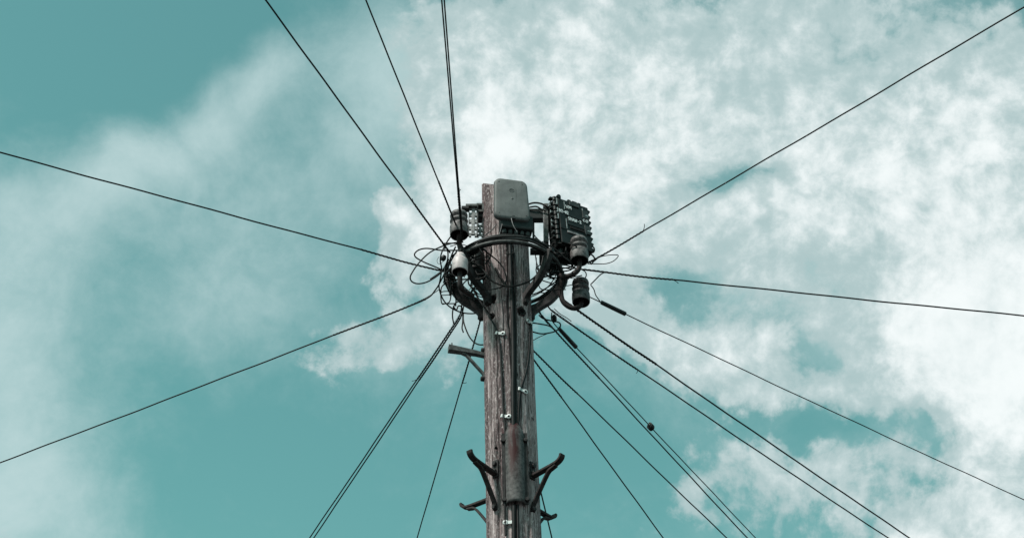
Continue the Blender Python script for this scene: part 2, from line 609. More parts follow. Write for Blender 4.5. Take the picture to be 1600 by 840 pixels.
def build_shaft(parent):
    NT = 380
    zlow = np.linspace(0, 5.0, 30, endpoint=False)
    ztop = ZB
    zhi = np.linspace(5.0, ztop, 440)
    zs = np.concatenate([zlow, zhi])
    NZ = len(zs)
    th = np.arange(NT) / NT                     # 0 = camera side
    U, Z = np.meshgrid(th, zs)
    V = Z / ztop
    rad = rM + (rA - rM) * (Z - ZM) / (ZA - ZM)
    disp = 0.0042 * vnoise(U, V, 11, 6, 1) + 0.0030 * vnoise(U, V, 34, 9, 2)
    disp += 0.0026 * vnoise(U, V, 90, 26, 3) + 0.0014 * vnoise(U, V, 190, 90, 4)
    # drying cracks: (angle deg, z from, z to, half width m, depth m)
    cracks = [(4, 5.0, 6.75, .0042, .020), (-14, 5.9, 6.9, .0022, .012), (-31, 5.2, 6.35, .0024, .012),
              (-47, 5.3, 6.1, .0028, .014), (24, 5.2, 5.85, .0028, .014), (19, 6.1, 6.75, .0020, .010),
              (44, 5.4, 6.6, .0022, .011), (-64, 5.0, 6.9, .0026, .013), (66, 5.2, 6.7, .0022, .011),
              (-22, 6.2, 7.1, .0020, .010), (-38, 6.5, 7.1, .0019, .010), (-8, 5.2, 5.7, .0020, .010),
              (33, 6.3, 6.9, .0018, .008), (-55, 6.35, 7.1, .0018, .009), (55, 5.1, 5.7, .0026, .012),
              (-37, 4.9, 5.65, .0055, .016), (36, 4.9, 5.6, .0050, .014), (12, 5.6, 6.3, .0017, .008)]
    for k, (a, z0, z1, hw, dp) in enumerate(cracks):
        wob = vnoise(np.full_like(Z, 0.37), V, 3, 40, 100 + k) * 0.020 + vnoise(np.full_like(Z, 0.6), V, 3, 150, 300 + k) * 0.010
        dth = (U - (a / 360.0) - wob + 0.5) % 1.0 - 0.5
        arc = np.abs(dth) * 2 * np.pi * rad
        ends = np.clip((Z - z0) / 0.12, 0, 1) * np.clip((z1 - Z) / 0.12, 0, 1)
        wv = hw * (0.65 + 0.9 * (vnoise(np.full_like(Z, 0.1), V, 3, 60, 500 + k) + 0.5)) * np.maximum(ends, 0.05)
        disp -= dp * ends * np.exp(-(arc / wv) ** 2)
    # bolt holes left by removed fittings: (px, py, radius px)
    for (hx, hy, hr, dp) in [(815, 487, 8.0, .06), (770, 467, 7.0, .05), (768, 494, 5.5, .045), (804, 497, 2.4, .012),
                             (805, 585, 4.5, .012), (800, 409, 2.5, .012), (768.5, 327, 2.4, .012), (826, 466, 5, .016)]:
        p = on_pole(hx, hy)
        a = math.degrees(math.atan2(p.x - axis_x(p.z), -p.y))
        dth = (U - a / 360.0 + 0.5) % 1.0 - 0.5
        arc = dth * 2 * np.pi * rad
        hrm = hr * 0.0029
        q = np.sqrt(arc ** 2 + ((Z - p.z) * 0.85) ** 2) * (1 + 0.35 * vnoise(U, V, 120, 260, 77))
        disp -= dp * np.clip((hrm - q) / (0.2 * hrm), 0, 1)
    rad = rad + disp
    ang = U * 2 * np.pi
    X = pA.x + (pB.x - pA.x) * (Z - ZA) / (ZB - ZA) + rad * np.sin(ang)
    Y = -rad * np.cos(ang)
    # weather-cut top: slopes up away from the viewer
    z1 = ZB - 0.30
    cut = ZB + Y * math.tan(R(42)) + 0.012 * vnoise(U, V * 0, 60, 4, 9) - (X - axis_x(ZB)) * 0.10
    Z2 = np.where(Z > z1, z1 + (Z - z1) / (ztop - z1) * (cut - z1), Z)
    verts = np.stack([X, Y, Z2], -1).reshape(-1, 3)
    cx, cy, cz = verts[-NT:].mean(0)
    verts = np.concatenate([verts, [[cx, cy, cz]]])
    o = WORLD_ORIGIN[parent.name]
    verts = verts - np.array([o.x, o.y, o.z])
    i = np.arange(NZ - 1)[:, None] * NT
    k = np.arange(NT)[None, :]
    k2 = (k + 1) % NT
    quads = np.stack([i + k, i + k2, i + NT + k2, i + NT + k], -1).reshape(-1, 4)
    top0 = (NZ - 1) * NT
    tris = np.stack([top0 + np.arange(NT), top0 + (np.arange(NT) + 1) % NT, np.full(NT, len(verts) - 1)], -1)
    me = bpy.data.meshes.new('shaft')
    me.vertices.add(len(verts))
    me.vertices.foreach_set('co', verts.ravel())
    nl = quads.size + tris.size
    me.loops.add(nl)
    me.loops.foreach_set('vertex_index', np.concatenate([quads.ravel(), tris.ravel()]).astype(np.int32))
    me.polygons.add(len(quads) + len(tris))
    ls = np.concatenate([np.arange(len(quads)) * 4, quads.size + np.arange(len(tris)) * 3]).astype(np.int32)
    me.polygons.foreach_set('loop_start', ls)
    sm = np.ones(len(quads) + len(tris), dtype=bool)
    sm[len(quads):] = False
    me.polygons.foreach_set('use_smooth', sm)
    me.update(calc_edges=True)
    me.validate()
    me.materials.append(M['wood'])
    ob = bpy.data.objects.new('shaft', me)
    col.objects.link(ob)
    ob.parent = parent
    return ob


pole = empty('telegraph_pole', (axis_x(0.0), 0, 0))
tag(pole, 'weathered wooden telegraph pole standing under the ring of wires', 'pole')
build_shaft(pole)

# old bolt holes: black cups with the shade inside put into their colour
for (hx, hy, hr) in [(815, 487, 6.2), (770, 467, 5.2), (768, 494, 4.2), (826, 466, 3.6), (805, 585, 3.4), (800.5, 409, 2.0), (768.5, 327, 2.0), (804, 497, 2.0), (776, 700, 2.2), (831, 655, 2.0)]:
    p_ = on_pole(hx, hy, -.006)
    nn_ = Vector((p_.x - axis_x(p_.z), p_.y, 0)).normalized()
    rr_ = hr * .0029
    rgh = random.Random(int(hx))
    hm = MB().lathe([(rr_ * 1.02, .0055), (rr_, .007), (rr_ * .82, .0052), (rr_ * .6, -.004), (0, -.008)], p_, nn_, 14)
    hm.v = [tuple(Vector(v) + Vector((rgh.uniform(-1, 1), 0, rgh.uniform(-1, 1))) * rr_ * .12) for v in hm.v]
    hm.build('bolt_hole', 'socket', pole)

# ---- cable guard (half-round steel capping) on the front of the pole
gtop, gbot = on_pole(803, 660, .008), on_pole(806, 786, .008)


def build_guard():
    ax_ = (gbot - gtop)
    Lg = ax_.length
    dn = ax_.normalized()
    side = Vector((1, 0, 0))
    side = (side - dn * side.dot(dn)).normalized()
    front = side.cross(dn)
    if front.y > 0:
        front = -front
    V, F = [], []
    nseg, nrow = 16, 26
    for i in range(nrow + 1):
        t = i / nrow
        s = t * Lg
        w = 0.038
        if t < 0.16:
            w = 0.014 + 0.024 * math.sin(t / 0.16 * math.pi / 2)
        for k in range(nseg + 1):
            a = math.pi * k / nseg
            flat = -0.012 if 0 < k < nseg else -0.014
            V.append(gtop + dn * s + side * (math.cos(a) * w) + front * (math.sin(a) * w * 0.85 + flat))
    for i in range(nrow):
        for k in range(nseg):
            q = i * (nseg + 1) + k
            F.append((q, q + 1, q + nseg + 2, q + nseg + 1))
    m = MB().add(V, F, True)
    ob = m.build('cable_guard', 'guard', pole)
    # rust run is placed from the guard's own neck, so give it its own origin there
    sh = gtop - WORLD_ORIGIN[pole.name]
    for v in ob.data.vertices:
        v.co -= sh
    ob.location = sh
    md = ob.modifiers.new('thick', 'SOLIDIFY')
    md.thickness = 0.003
    md.offset = 1
    tag(ob, 'rust-streaked half-round steel cable guard')
    WORLD_ORIGIN[ob.name] = gtop.copy()
    # side flanges and bolts
    for sgn in (-1, 1):
        f = MB()
        f.box(gtop + dn * (Lg * .56) + side * sgn * 0.045 + front * -0.010, 0.016, 0.006, Lg * 0.88, (side, front, dn))
        f.build('flange', 'steel', ob)
        for t in (0.22, 0.95):
            c = gtop + dn * (Lg * t) + side * sgn * 0.046 + front * -0.004
            MB().lathe([(0, .010), (.008, .010), (.010, .006), (.010, -.004)], c, front, 8, False).build('bolt', 'steel', ob)
    return ob


build_guard()


# ---- pole steps (built once in local space, radial = +x, then copied)
def step_meshes():
    out = {}
    mats = {}

    def keep(nm, mbuf, mat):
        me = bpy.data.meshes.new(nm)
        me.from_pydata(mbuf.v, [], mbuf.f)
        me.polygons.foreach_set('use_smooth', mbuf.s)
        me.materials.append(M[mat])
        me.update()
        out[nm] = me
    arm = catmull([(0, 0, 0), (.06, 0, .002), (.12, 0, .004), (.150, 0, .008), (.168, 0, .020), (.174, 0, .036)], 6)
    keep('arm', MB().sweep(arm, .027, .012, (0, 1, 0)), 'rusty')
    br = catmull([(.140, 0, -.004), (.118, 0, -.0095), (.100, 0, -.015), (.082, 0, -.034), (.045, 0, -.085), (.014, 0, -.132), (.006, 0, -.150), (.004, 0, -.172)], 6)
    keep('brace', MB().sweep(br, .021, .010, (0, 1, 0)), 'rusty')
    keep('mounting_plate', MB().box((.004, 0, .028), .008, .030, .085), 'steel')
    bolt = [(0, .012), (.009, .012), (.011, .008), (.011, 0)]
    keep('bolt', MB().lathe(bolt, (.006, 0, 0), (1, 0, 0), 8, False), 'steel')
    return out


SM = step_meshes()


def pole_step(th, z, label, mat=None, tilt=0.0, scale=1.0):
    base = around(th, z, pole_r(z) - .002)
    o = WORLD_ORIGIN[pole.name]
    # first part holds the rest: thing > part (step arm) > sub-parts
    arm = bpy.data.objects.new('pole_step', SM['arm'])
    col.objects.link(arm)
    arm.parent = pole
    arm.location = base - o
    arm.rotation_euler = Euler((0, -tilt, R(th - 90)), 'XYZ')
    arm.scale = (scale,) * 3
    arm['label'] = label
    objs = [arm]
    for nm, loc in (('brace', (0, 0, 0)), ('mounting_plate', (0, 0, 0)), ('bolt', (0, 0, .014)), ('bolt', (0, 0, .050)), ('bolt', (0, 0, -.160))):
        c = bpy.data.objects.new(nm, SM[nm])
        col.objects.link(c)
        c.parent = arm
        c.location = loc
        objs.append(c)
    for c in objs:
        if c.name.split('.')[0] in ('pole_step', 'brace', 'mounting_plate'):
            md = c.modifiers.new('bevel', 'BEVEL')
            md.width = .0025
            md.segments = 2
            md.limit_method = 'ANGLE'
        if mat:
            c.material_slots[0].link = 'OBJECT'
            c.material_slots[0].material = M[mat]
    return arm


zf = on_pole(775, 741).z
pole_step(-39, zf, 'rusty step iron on the left of the cable guard', scale=.98)
pole_step(46, zf - .004, 'rusty step iron on the right of the cable guard', scale=.98)
pole_step(-128, zf - .018, 'rusty step iron reaching out behind the pole on the left', scale=.95)
pole_step(140, zf - .045, 'rusty step iron reaching out behind the pole on the right', scale=.95)
def peg_step(th, z, label):
    base = around(th, z, pole_r(z) - .004)
    arm = bpy.data.objects.new('pole_step', bpy.data.meshes.new('peg_arm'))
    a = MB()
    # open channel peg, thick at the tip, thin at the pole
    n = 8
    V, F = [], []
    for i in range(n + 1):
        t = i / n
        x = .165 * t
        h = .016 + .012 * t
        w = .022 + .010 * t
        zc = .010 * t - .018 * max(0, .25 - t)
        V += [(x, -w / 2, zc - h / 2), (x, w / 2, zc - h / 2), (x, w / 2, zc + h / 2), (x, -w / 2, zc + h / 2)]
    for i in range(n):
        for k in range(4):
            k2 = (k + 1) % 4
            F.append((i * 4 + k, i * 4 + k2, i * 4 + 4 + k2, i * 4 + 4 + k))
    F += [(3, 2, 1, 0), (n * 4, n * 4 + 1, n * 4 + 2, n * 4 + 3)]
    a.add(V, F, False)
    a.lathe([(.0, .030), (.003, .028), (.004, .0)], (.150, 0, .015), (0, 0, 1), 8)
    me = arm.data
    me.from_pydata(a.v, [], a.f)
    me.materials.append(M['galv'])
    col.objects.link(arm)
    arm.parent = pole
    arm.location = base - WORLD_ORIGIN[pole.name]
    arm.rotation_euler = (0, 0, R(th - 90))
    arm['label'] = label
    for nm, mbuf, mt in (('brace', MB().sweep([Vector(p) for p in ((.105, 0, -.006), (.085, 0, -.014), (.012, 0, -.098), (.004, 0, -.112), (.002, 0, -.135))], .017, .010, (0, 1, 0)), 'galv'),
                         ('bolt', MB().lathe([(0, .016), (.011, .016), (.013, .010), (.013, -.004)], (.004, 0, .022), (1, 0, 0), 8, False), 'steel'),
                         ('bolt', MB().lathe([(0, .014), (.010, .014), (.012, .009), (.012, -.004)], (.006, 0, -.128), (1, 0, 0), 8, False), 'steel')):
        c = mbuf.build(nm, mt, bevel=.002 if nm == 'brace' else 0, origin=(0, 0, 0))
        c.parent = arm
    md = arm.modifiers.new('bevel', 'BEVEL')
    md.width = .003
    md.segments = 2
    md.limit_method = 'ANGLE'


peg_step(-78, at(757, 559).z, 'greenish galvanised peg step above the others')


# ------------------------------------------------------------------ ring head
RING_R = 0.255
RC = at(796, 433, 0)
ring_z = RC.z
ring_x = axis_x(ring_z)


def ring_pt(th, r=RING_R, dz=0.0):
    return Vector((ring_x + r * math.sin(R(th)), -r * math.cos(R(th)), ring_z + dz))


ring = empty('ring_head', (ring_x, 0, ring_z))
tag(ring, 'dark steel ring on curved arms around the pole top', 'wire ring')
hp = [ring_pt(a) for a in range(0, 361, 5)]
MB().tube(hp, .0070, 10, False).build('hoop', 'galv', ring)  # lighter metal tone stands in for the highlight along the hoop
for th in (-90, 90, -47, 47):
    prof = [(pole_r(ring_z - .25) - .004, -.300), (pole_r(ring_z) + .008, -.250), (.150, -.205), (.195, -.160), (.232, -.100), (.256, -.040), (.264, .012)]
    if True:
        prof = [(r_, z_ + (.06 if abs(th) == 90 else .085) * (1 - i / 6)) for i, (r_, z_) in enumerate(prof)]
    pts = catmull([ring_pt(th, r_, z_) for r_, z_ in prof], 6)
    tang = (math.cos(R(th)), math.sin(R(th)), 0)
    a = MB().sweep(pts, .028, .036 if abs(th) == 90 else .028, tang).build('arm', 'steel', ring, bevel=.003)
    for zz in (prof[0][1] + .012, prof[0][1] + .038):
        c = ring_pt(th, prof[0][0] + .010, zz)
        MB().lathe([(0, .014), (.010, .014), (.012, .009), (.012, -.006)], c, (math.sin(R(th)), -math.cos(R(th)), 0), 8, False).build('bolt', 'steel', a)
    MB().lathe([(0, .016), (.011, .016), (.012, .010), (.012, -.012)], ring_pt(th, .268, .002), (math.sin(R(th)), -math.cos(R(th)), 0), 8, False).build('bolt', 'steel', a)
# clamp band that ties the arms to the pole

# ---- cables laid round the ring
def coil(name, label, r0, dz0, rad, turns, amp, seed, mat, th0=0):
    rg = random.Random(seed)
    ph = [rg.uniform(0, 6.28) for _ in range(6)]
    pts = []
    n = int(90 * turns)
    for i in range(n + 1):
        a = th0 + 360.0 * turns * i / n
        t = R(a)
        dr = amp * (math.sin(2 * t + ph[0]) + .6 * math.sin(3.3 * t + ph[1]) + .4 * math.sin(7.1 * t + ph[2]))
        dz = amp * 1.1 * (math.sin(1.7 * t + ph[3]) + .6 * math.sin(4.1 * t + ph[4]) + .4 * math.sin(6.3 * t + ph[5]))
        pts.append(ring_pt(a, r0 + dr, dz0 + dz))
    o = MB().tube(pts, rad, 7).build(name, mat)
    tag(o, label, 'cable', 'cables laid round the ring')
    return o


coil('coiled_cable', 'thick grey cable curving round the front above the ring hoop', .244, .026, .0078, 1.0, .003, 1, 'cable_grey', 150)  # grey tone puts the highlight of this coil into its colour
coil('coiled_cable', 'thin black cable wound loosely along the inside of the ring', .236, .016, .0042, 2.0, .005, 2, 'cable', 40)
coil('coiled_cable', 'black cable wound along the top of the ring bundle', .250, .030, .0046, 1.6, .004, 3, 'cable', 200)
coil('coiled_cable', 'thin grey wire riding highest over the ring bundle', .236, .052, .0026, 1.1, .004, 4, 'cable_grey', 260)
coil('coiled_cable', 'black cable sagging under the ring bundle', .246, .004, .0046, 1.4, .005, 5, 'cable', 300)

# ------------------------------------------------------------------ insulators
def insulator(px, py, Y, label, kind, mat, scale=1.0, hook=None, lean=(0, 0, 1)):
    """px,py: centre of the bottom rim; hook: list of (px,py,Y) leading to the cup"""
    b = at(px, py, Y)
    root = empty('insulator', b)
    tag(root, label, 'insulator', 'porcelain insulators on the ring')
    s = scale
    if kind == 'spool':
        prof = [(.0365, .003), (.038, .0), (.040, .004), (.041, .030), (.040, .050), (.0365, .060), (.030, .064), (.030, .068),
                (.0385, .073), (.040, .080), (.0375, .086), (.029, .090), (.029, .097), (.0375, .101), (.0385, .112),
                (.036, .121), (.026, .126), (.0, .127)]
        inner = [(.0367, .0025), (.030, .020), (.026, .034), (.020, .050), (.0, .052)]
    else:
        prof = [(.0325, .002), (.0338, .0), (.0355, .004), (.0355, .058), (.0335, .068), (.027, .075), (.0235, .077),
                (.0225, .081), (.0235, .086), (.0225, .094), (.017, .104), (.008, .109), (.0, .110)]
        inner = [(.0327, .0018), (.027, .018), (.024, .030), (.016, .045), (.0, .047)]
    MB().lathe([(r_ * s, h_ * s) for r_, h_ in prof], b, lean, 36).build('porcelain_body', mat, root)
    MB().lathe([(r_ * s, h_ * s) for r_, h_ in inner], b, lean, 28).build('socket', 'socket', root)  # near-black lining paints the shade inside the porcelain cup
    if hook:
        pts = [at(*h) for h in hook] + [b + Vector(lean) * -.004 * s, b + Vector(lean) * .045 * s]
        MB().tube(catmull(pts, 8), .0115 * s, 12).build('hook_pin', 'rusty', root)
    return root


insulator(908, 473, -.02, 'sooty dark grey insulator, lower one below the black box', 'spool', 'porcelain_dark', 1.0,
          [(878, 424, -.01), (877, 440, -.01), (876.5, 458, -.015), (880, 471, -.018), (890, 479.5, -.02), (901, 481, -.02)])
insulator(905.5, 408, -.10, 'grey-brown insulator close under the black box', 'spool', 'porcelain_dirty', 1.02,
          [(876, 430, -.06), (884, 432, -.08), (896, 428, -.10), (904, 420, -.10)])
insulator(717.5, 368, -.21, 'stained grey insulator beside the slotted rail', 'spool', 'porcelain_dirty', 1.04,
          [(728, 418, -.15), (726, 404, -.17), (720, 390, -.18), (718, 382, -.18)], (-.03, 0, 1))
insulator(718.5, 425.5, -.22, 'clean white porcelain insulator with a domed top', 'bell', 'porcelain_white', 1.0,
          [(738, 462, -.12), (728, 457, -.17), (720, 449, -.21), (718.5, 438, -.22)])

# ------------------------------------------------------------------ grey cover panel
def cover_panel():
    yaw = R(-11)
    ux = Vector((math.cos(yaw), -math.sin(yaw) * 1.0, 0))      # to picture right and away
    nrm = Vector((ux.y, -ux.x, 0)) * 1.0
    if nrm.y > 0:
        nrm = -nrm
    uz = Vector((-0.035, 0, 1)).normalized()
    c = at(799.5, 311, -.17)
    root = empty('cover_panel', c)
    tag(root, 'rounded grey moulded cover panel on the pole top', 'cover')
    W, H = .156, .236

    def outline(inset, n=10, rc=.025):
        pts = []
        hw, hh = W / 2, H / 2
        for cx_, cz_, a0 in ((1, 1, 0), (-1, 1, 90), (-1, -1, 180), (1, -1, 270)):
            for k in range(n + 1):
                a = R(a0 + 90 * k / n)
                x = cx_ * (hw - rc) + rc * math.cos(a)
                z = cz_ * (hh - rc) + rc * math.sin(a)
                # barrel sides, narrower head
                x *= 1 + .05 * (1 - (z / hh) ** 2)
                x *= 1 - .055 * (z / hh)
                z *= 1 + .035 * (1 - (x / hw) ** 2)
                pts.append((x * (1 - inset), z * (1 - inset)))
        return pts
    rings = [(0.0, -.022), (0.0, -.004), (.010, -.001), (.035, .003), (.12, .0045), (.35, .0065), (.65, .0080), (.92, .0085)]
    V, F = [], []
    n = len(outline(0))
    for ins, dep in rings:
        for x, z in outline(ins):
            V.append(c + ux * x + uz * z + nrm * dep)
    for i in range(len(rings) - 1):
        for k in range(n):
            k2 = (k + 1) % n
            F.append((i * n + k, i * n + k2, (i + 1) * n + k2, (i + 1) * n + k))
    F.append(tuple(range((len(rings) - 1) * n, len(rings) * n)))
    F.append(tuple(range(n))[::-1])
    MB().add(V, F, True).build('shell', 'panel', root)

    lip = MB()
    lip.tube([c + ux * x * 1.012 + uz * z * 1.010 + nrm * -.012 for x, z in outline(0) + outline(0)[:1]], .0016, 6, False)
    lip.build('seam_lip', 'grey_plastic_dark', root)
    for sx_, sz_ in ((-.058, .094), (.052, .094), (-.062, -.094), (.064, -.094)):
        MB().lathe([(0, .0016), (.0028, .0012), (.0034, -.002)], c + ux * sx_ + uz * sz_ + nrm * .0046, nrm, 10).build('screw', 'panel_mark', root)

    def on(x, z, d=.0088):
        return c + ux * x + uz * z + nrm * d
    # faint worn emblem: two bars in a ring, and a dark spot below
    e = MB()
    e.tube([on(.013 * math.cos(R(a)), .045 + .011 * math.sin(R(a)), .0078) for a in range(0, 361, 20)], .0011, 5, False)
    for dz in (.041, .049):
        e.box(on(0, dz, .0078), .018, .0016, .003, (ux, nrm, uz))
    e.build('emblem', 'panel_mark', root)
    MB().lathe([(0, .001), (.0055, .0005), (.007, -.001)], on(.001, -.004, .0086), nrm, 14).build('screw_mark', 'panel_mark', root)
    MB().box(on(.004, -H / 2 + .004, .002), .012, .016, .016, (ux, nrm, uz)).build('cable_notch', 'grey_plastic_dark', root)
    return root


cover_panel()

# dark terminal behind and below the cover
def fib_terminal():
    c = at(806, 352, -.125)
    root = empty('cable_terminal', c)
    tag(root, 'black cable terminal tucked under the grey cover panel', 'terminal')
    ux = Vector((.98, .19, 0)).normalized()
    uy = Vector((-.19, .98, 0)).normalized()
    uz = Vector((0, 0, 1))
    MB().box(c, .150, .060, .085, (ux, uy, uz)).build('housing', 'black_plastic', root, bevel=.008)
    MB().box(c + uz * .050, .10, .05, .02, (ux, uy, uz)).build('cover_bracket', 'steel', root, bevel=.002)
    for k in range(5):
        p = c + ux * (-.055 + .027 * k) + uz * -.045 + uy * -.008
        MB().lathe([(.010, .006), (.011, 0), (.011, -.012), (.007, -.022), (.0, -.022)], p, (0, 0, 1), 12).build('cable_gland', 'grey_plastic_dark', root)
    return root


fib_terminal()

# arm that joins pole, terminal and black box
def side_bracket():
    a = at(822, 330, -.05)
    root = empty('side_bracket', a)
    tag(root, 'dark steel bracket holding the black box out from the pole', 'bracket')
    p = at(853.5, 352, -.03)
    MB().box(p, .020, .045, .235).build('upright_channel', 'galv', root, bevel=.0025)
    MB().box(p + Vector((-.0125, -.018, 0)), .004, .006, .232).build('lit_edge_strip', 'rail', root)  # pale strip paints the lit left edge of the channel
    MB().box(at(838, 337, -.03), .075, .035, .062).build('spacer_block', 'black_plastic', root, bevel=.004)
    MB().box(at(842, 393, -.03), .080, .035, .016).build('lower_arm', 'steel', root, bevel=.002)
    MB().box(at(833.5, 362, -.06), .010, .02, .100).build('strut', 'steel', root, bevel=.002)
    MB().box(at(868, 400, .01), .150, .012, .095).build('lower_plate', 'steel', root, bevel=.002)
    return root


side_bracket()

# ------------------------------------------------------------------ black box with lettering
GLYPH = {
    'V': [[(0, 1), (.5, 0), (1, 1)]], 'M': [[(0, 0), (.08, 1), (.5, .35), (.9, 1), (1, 0)]],
    'D': [[(.05, 0), (0, 1), (.6, .9), (.95, .5), (.6, .08), (.05, 0)]],
    '2': [[(.05, .75), (.3, 1), (.75, .95), (.8, .65), (.1, .02), (1, .05)]],
    '0': [[(.5, 1), (.12, .75), (.15, .2), (.5, 0), (.85, .25), (.85, .8), (.5, 1)]],
    '-': [[(.1, .45), (.9, .48)]], 'S': [[(.95, .9), (.45, 1), (.1, .75), (.5, .52), (.9, .28), (.5, 0), (.05, .1)]],
    'H': [[(.1, 1), (.08, 0)], [(.9, 1), (.88, 0)], [(.1, .5), (.9, .5)]],
    'A': [[(0, 0), (.45, 1), (.95, 0)], [(.2, .38), (.78, .38)]],
    'W': [[(0, 1), (.22, 0), (.5, .65), (.75, 0), (1, 1)]],
    'C': [[(.95, .85), (.5, 1), (.1, .6), (.2, .1), (.85, .1)]],
    'O': [[(.5, 1), (.1, .7), (.15, .15), (.6, 0), (.95, .4), (.8, .85), (.5, 1)]],
}


def black_box():
    yaw = R(27)
    ux = Vector((math.cos(yaw), math.sin(yaw), 0))
    nrm = Vector((math.sin(yaw), -math.cos(yaw), 0)) * -1.0
    nrm = Vector((-math.sin(yaw), -math.cos(yaw), 0))
    nrm = Vector((ux.y, -ux.x, 0))
    uz = Vector((-.06, 0, 1)).normalized()
    # ux goes right and away, nrm faces the camera and left
    c = at(894.5, 343, -.06)
    W, H, D = .172, .203, .085
    LOW = .075                     # the case reaches further down behind the insulator
    root = empty('distribution_box', c)
    tag(root, 'black box with white hand lettering and latches, right of the pole', 'box')
    axs = (ux, nrm, uz)

    def P(x, z, d=0.0):
        return c + ux * x + uz * z + nrm * d
    MB().box(P(0, -LOW / 2, -D / 2), W, D, H + LOW, axs).build('case', 'black_plastic', root, bevel=.006)
    lid = MB().box(P(.004, -LOW / 2, .006), W - .012, .012, H + LOW - .010, axs).build('lid', 'black_plastic', root, bevel=.004)
    # raised fields on the lid
    for x, z, w, h in ((-.062, .0, .028, .178), (.012, .030, .098, .062), (.012, -.032, .098, .044)):
        MB().box(P(x, z, .0135), w, .004, h, axs).build('raised_field', 'black_plastic', lid, bevel=.0015)
    for x, z, w, h in ((.008, .083, .052, .026), (.062, .040, .030, .046), (.066, -.052, .030, .050)):
        MB().box(P(x, z, .0145), w, .008, h, axs).build('label_plate', 'grey_plastic_dark', lid, bevel=.002)
    for x, z, s in ((.066, .034, 1), (.070, -.058, 1)):
        m = MB()
        m.add([P(x - .010, z - .002, .0195), P(x + .011, z - .004, .0195), P(x + .004, z + .007, .0195)], [(0, 1, 2)], False)
        m.build('sticker', 'edge', lid)
    MB().box(P(.012, -.066, .010), .075, .012, .014, axs).build('handle_recess', 'socket', lid, bevel=.002)
    for x, z, h in ((-.046, .058, .046), (-.044, -.052, .060), (.050, .068, .016), (.056, -.068, .022)):
        MB().box(P(x, z, .0150), .0026, .004, h, axs).build('worn_rib', 'edge', lid)
    # hinge side on the left: posts, clips and knuckles
    for i in range(9):
        z = -.143 + .029 * i
        k = MB()
        k.tube([P(-.090, z - .010, .002), P(-.090, z + .010, .002)], .0095, 10)
        k.build('hinge_knuckle', 'black_plastic', root)
        MB().box(P(-.101, z + .006, -.010), .018, .022, .010, axs).build('latch_tab', 'grey_plastic_dark' if i % 2 else 'black_plastic', root, bevel=.002)
    for z, h in ((.070, .038), (.018, .026), (-.020, .030)):
        MB().box(P(-.0835, z, .0135), .0032, .004, h, axs).build('bare_edge', 'edge', root)
        MB().box(P(-.087, z - h / 2, .0135), .009, .004, .003, axs).build('bare_edge', 'edge', root)
    for z in (.054, .01, -.045, -.07):
        MB().box(P(-.112, z, -.004), .0030, .004, .014, axs).build('bare_edge', 'edge', root)
    # latches on the right edge, along the top and below
    for i in range(8):
        z = -.151 + .033 * i
        m = MB()
        m.tube([P(.087, z - .008, -.004), P(.091, z, .003), P(.087, z + .008, -.004)], .0075, 8)
        m.build('latch', 'black_plastic', root)
    for x, w in ((-.068, .024), (-.012, .016), (.016, .026), (.040, .016)):
        MB().box(P(x, H / 2 + .003, .000), w, .020, .012, axs).build('top_clip', 'black_plastic', root, bevel=.002)
    MB().tube([P(-.070, H / 2 + .004, -.004), P(-.070, H / 2 + .004, .016)], .010, 12).build('corner_boss', 'black_plastic', root)
    MB().box(P(-.002, -H / 2 + .004, .0135), .080, .006, .011, axs).build('bottom_strip', 'rail', root, bevel=.001)
    for i in range(5):
        p = P(-.06 + .028 * i, -H / 2 - LOW - .004, -.035)
        MB().lathe([(.011, .006), (.012, 0), (.012, -.016), (.008, -.030), (.0, -.030)], p, -uz * -1, 12).build('cable_gland', 'grey_plastic_dark', root)

    def write(word, x, z, w, h, name='lettering', slope=0.0):
        m = MB()
        adv = w / max(len(word), 1)
        for i, ch in enumerate(word):
            for st in GLYPH[ch]:
                pts = [P(x + i * adv + px_ * adv * .78, z + pz * h + slope * i, .0172) for px_, pz in st]
                for a, b in zip(pts[:-1], pts[1:]):
                    dd = (b - a).normalized()
                    m.box((a + b) / 2, (b - a).length + .0016, 0.0012, .0036, (dd, nrm, dd.cross(nrm)))
        o = m.build(name, 'paint', root)
        return o
    tag(write('VM', -.040, .044, .032, .017), 'white hand-painted letters VM')
    tag(write('D2-02', -.077, .006, .050, .017), 'white hand-painted code D2-02')
    tag(write('SHAW-2', -.034, -.026, .072, .017), 'white hand-painted word SHAW-2')
    tag(write('CO', .046, -.006, .030, .015), 'white hand-painted letters CO')
    return root


black_box()

# ------------------------------------------------------------------ slotted rails on the left
def slotted_rail(px, py0, py1, Y, wpx, rows, label):
    top, bot = at(px, py0, Y), at(px, py1, Y)
    w = wpx * .0029
    root = empty('slotted_rail', bot)
    tag(root, label, 'bracket', 'slotted mounting rails')
    H = top.z - bot.z
    cx = bot.x
    MB().box((cx, Y, bot.z + H / 2), w * .36, .012, H).build('spine', 'rail', root, bevel=.0015)
    for sgn in (-1, 1):
        MB().box((cx + sgn * w * .46, Y + .004, bot.z + H / 2), w * .08, .018, H * .995).build('edge_strip', 'galv', root)
    for i in range(rows + 1):
        z = bot.z + H * i / rows
        for sgn in (-1, 1):
            MB().box((cx + sgn * w * .30, Y + .002, z), w * .236, .011, H / rows * .52).build('rung', 'rail', root, bevel=.001)
    return root


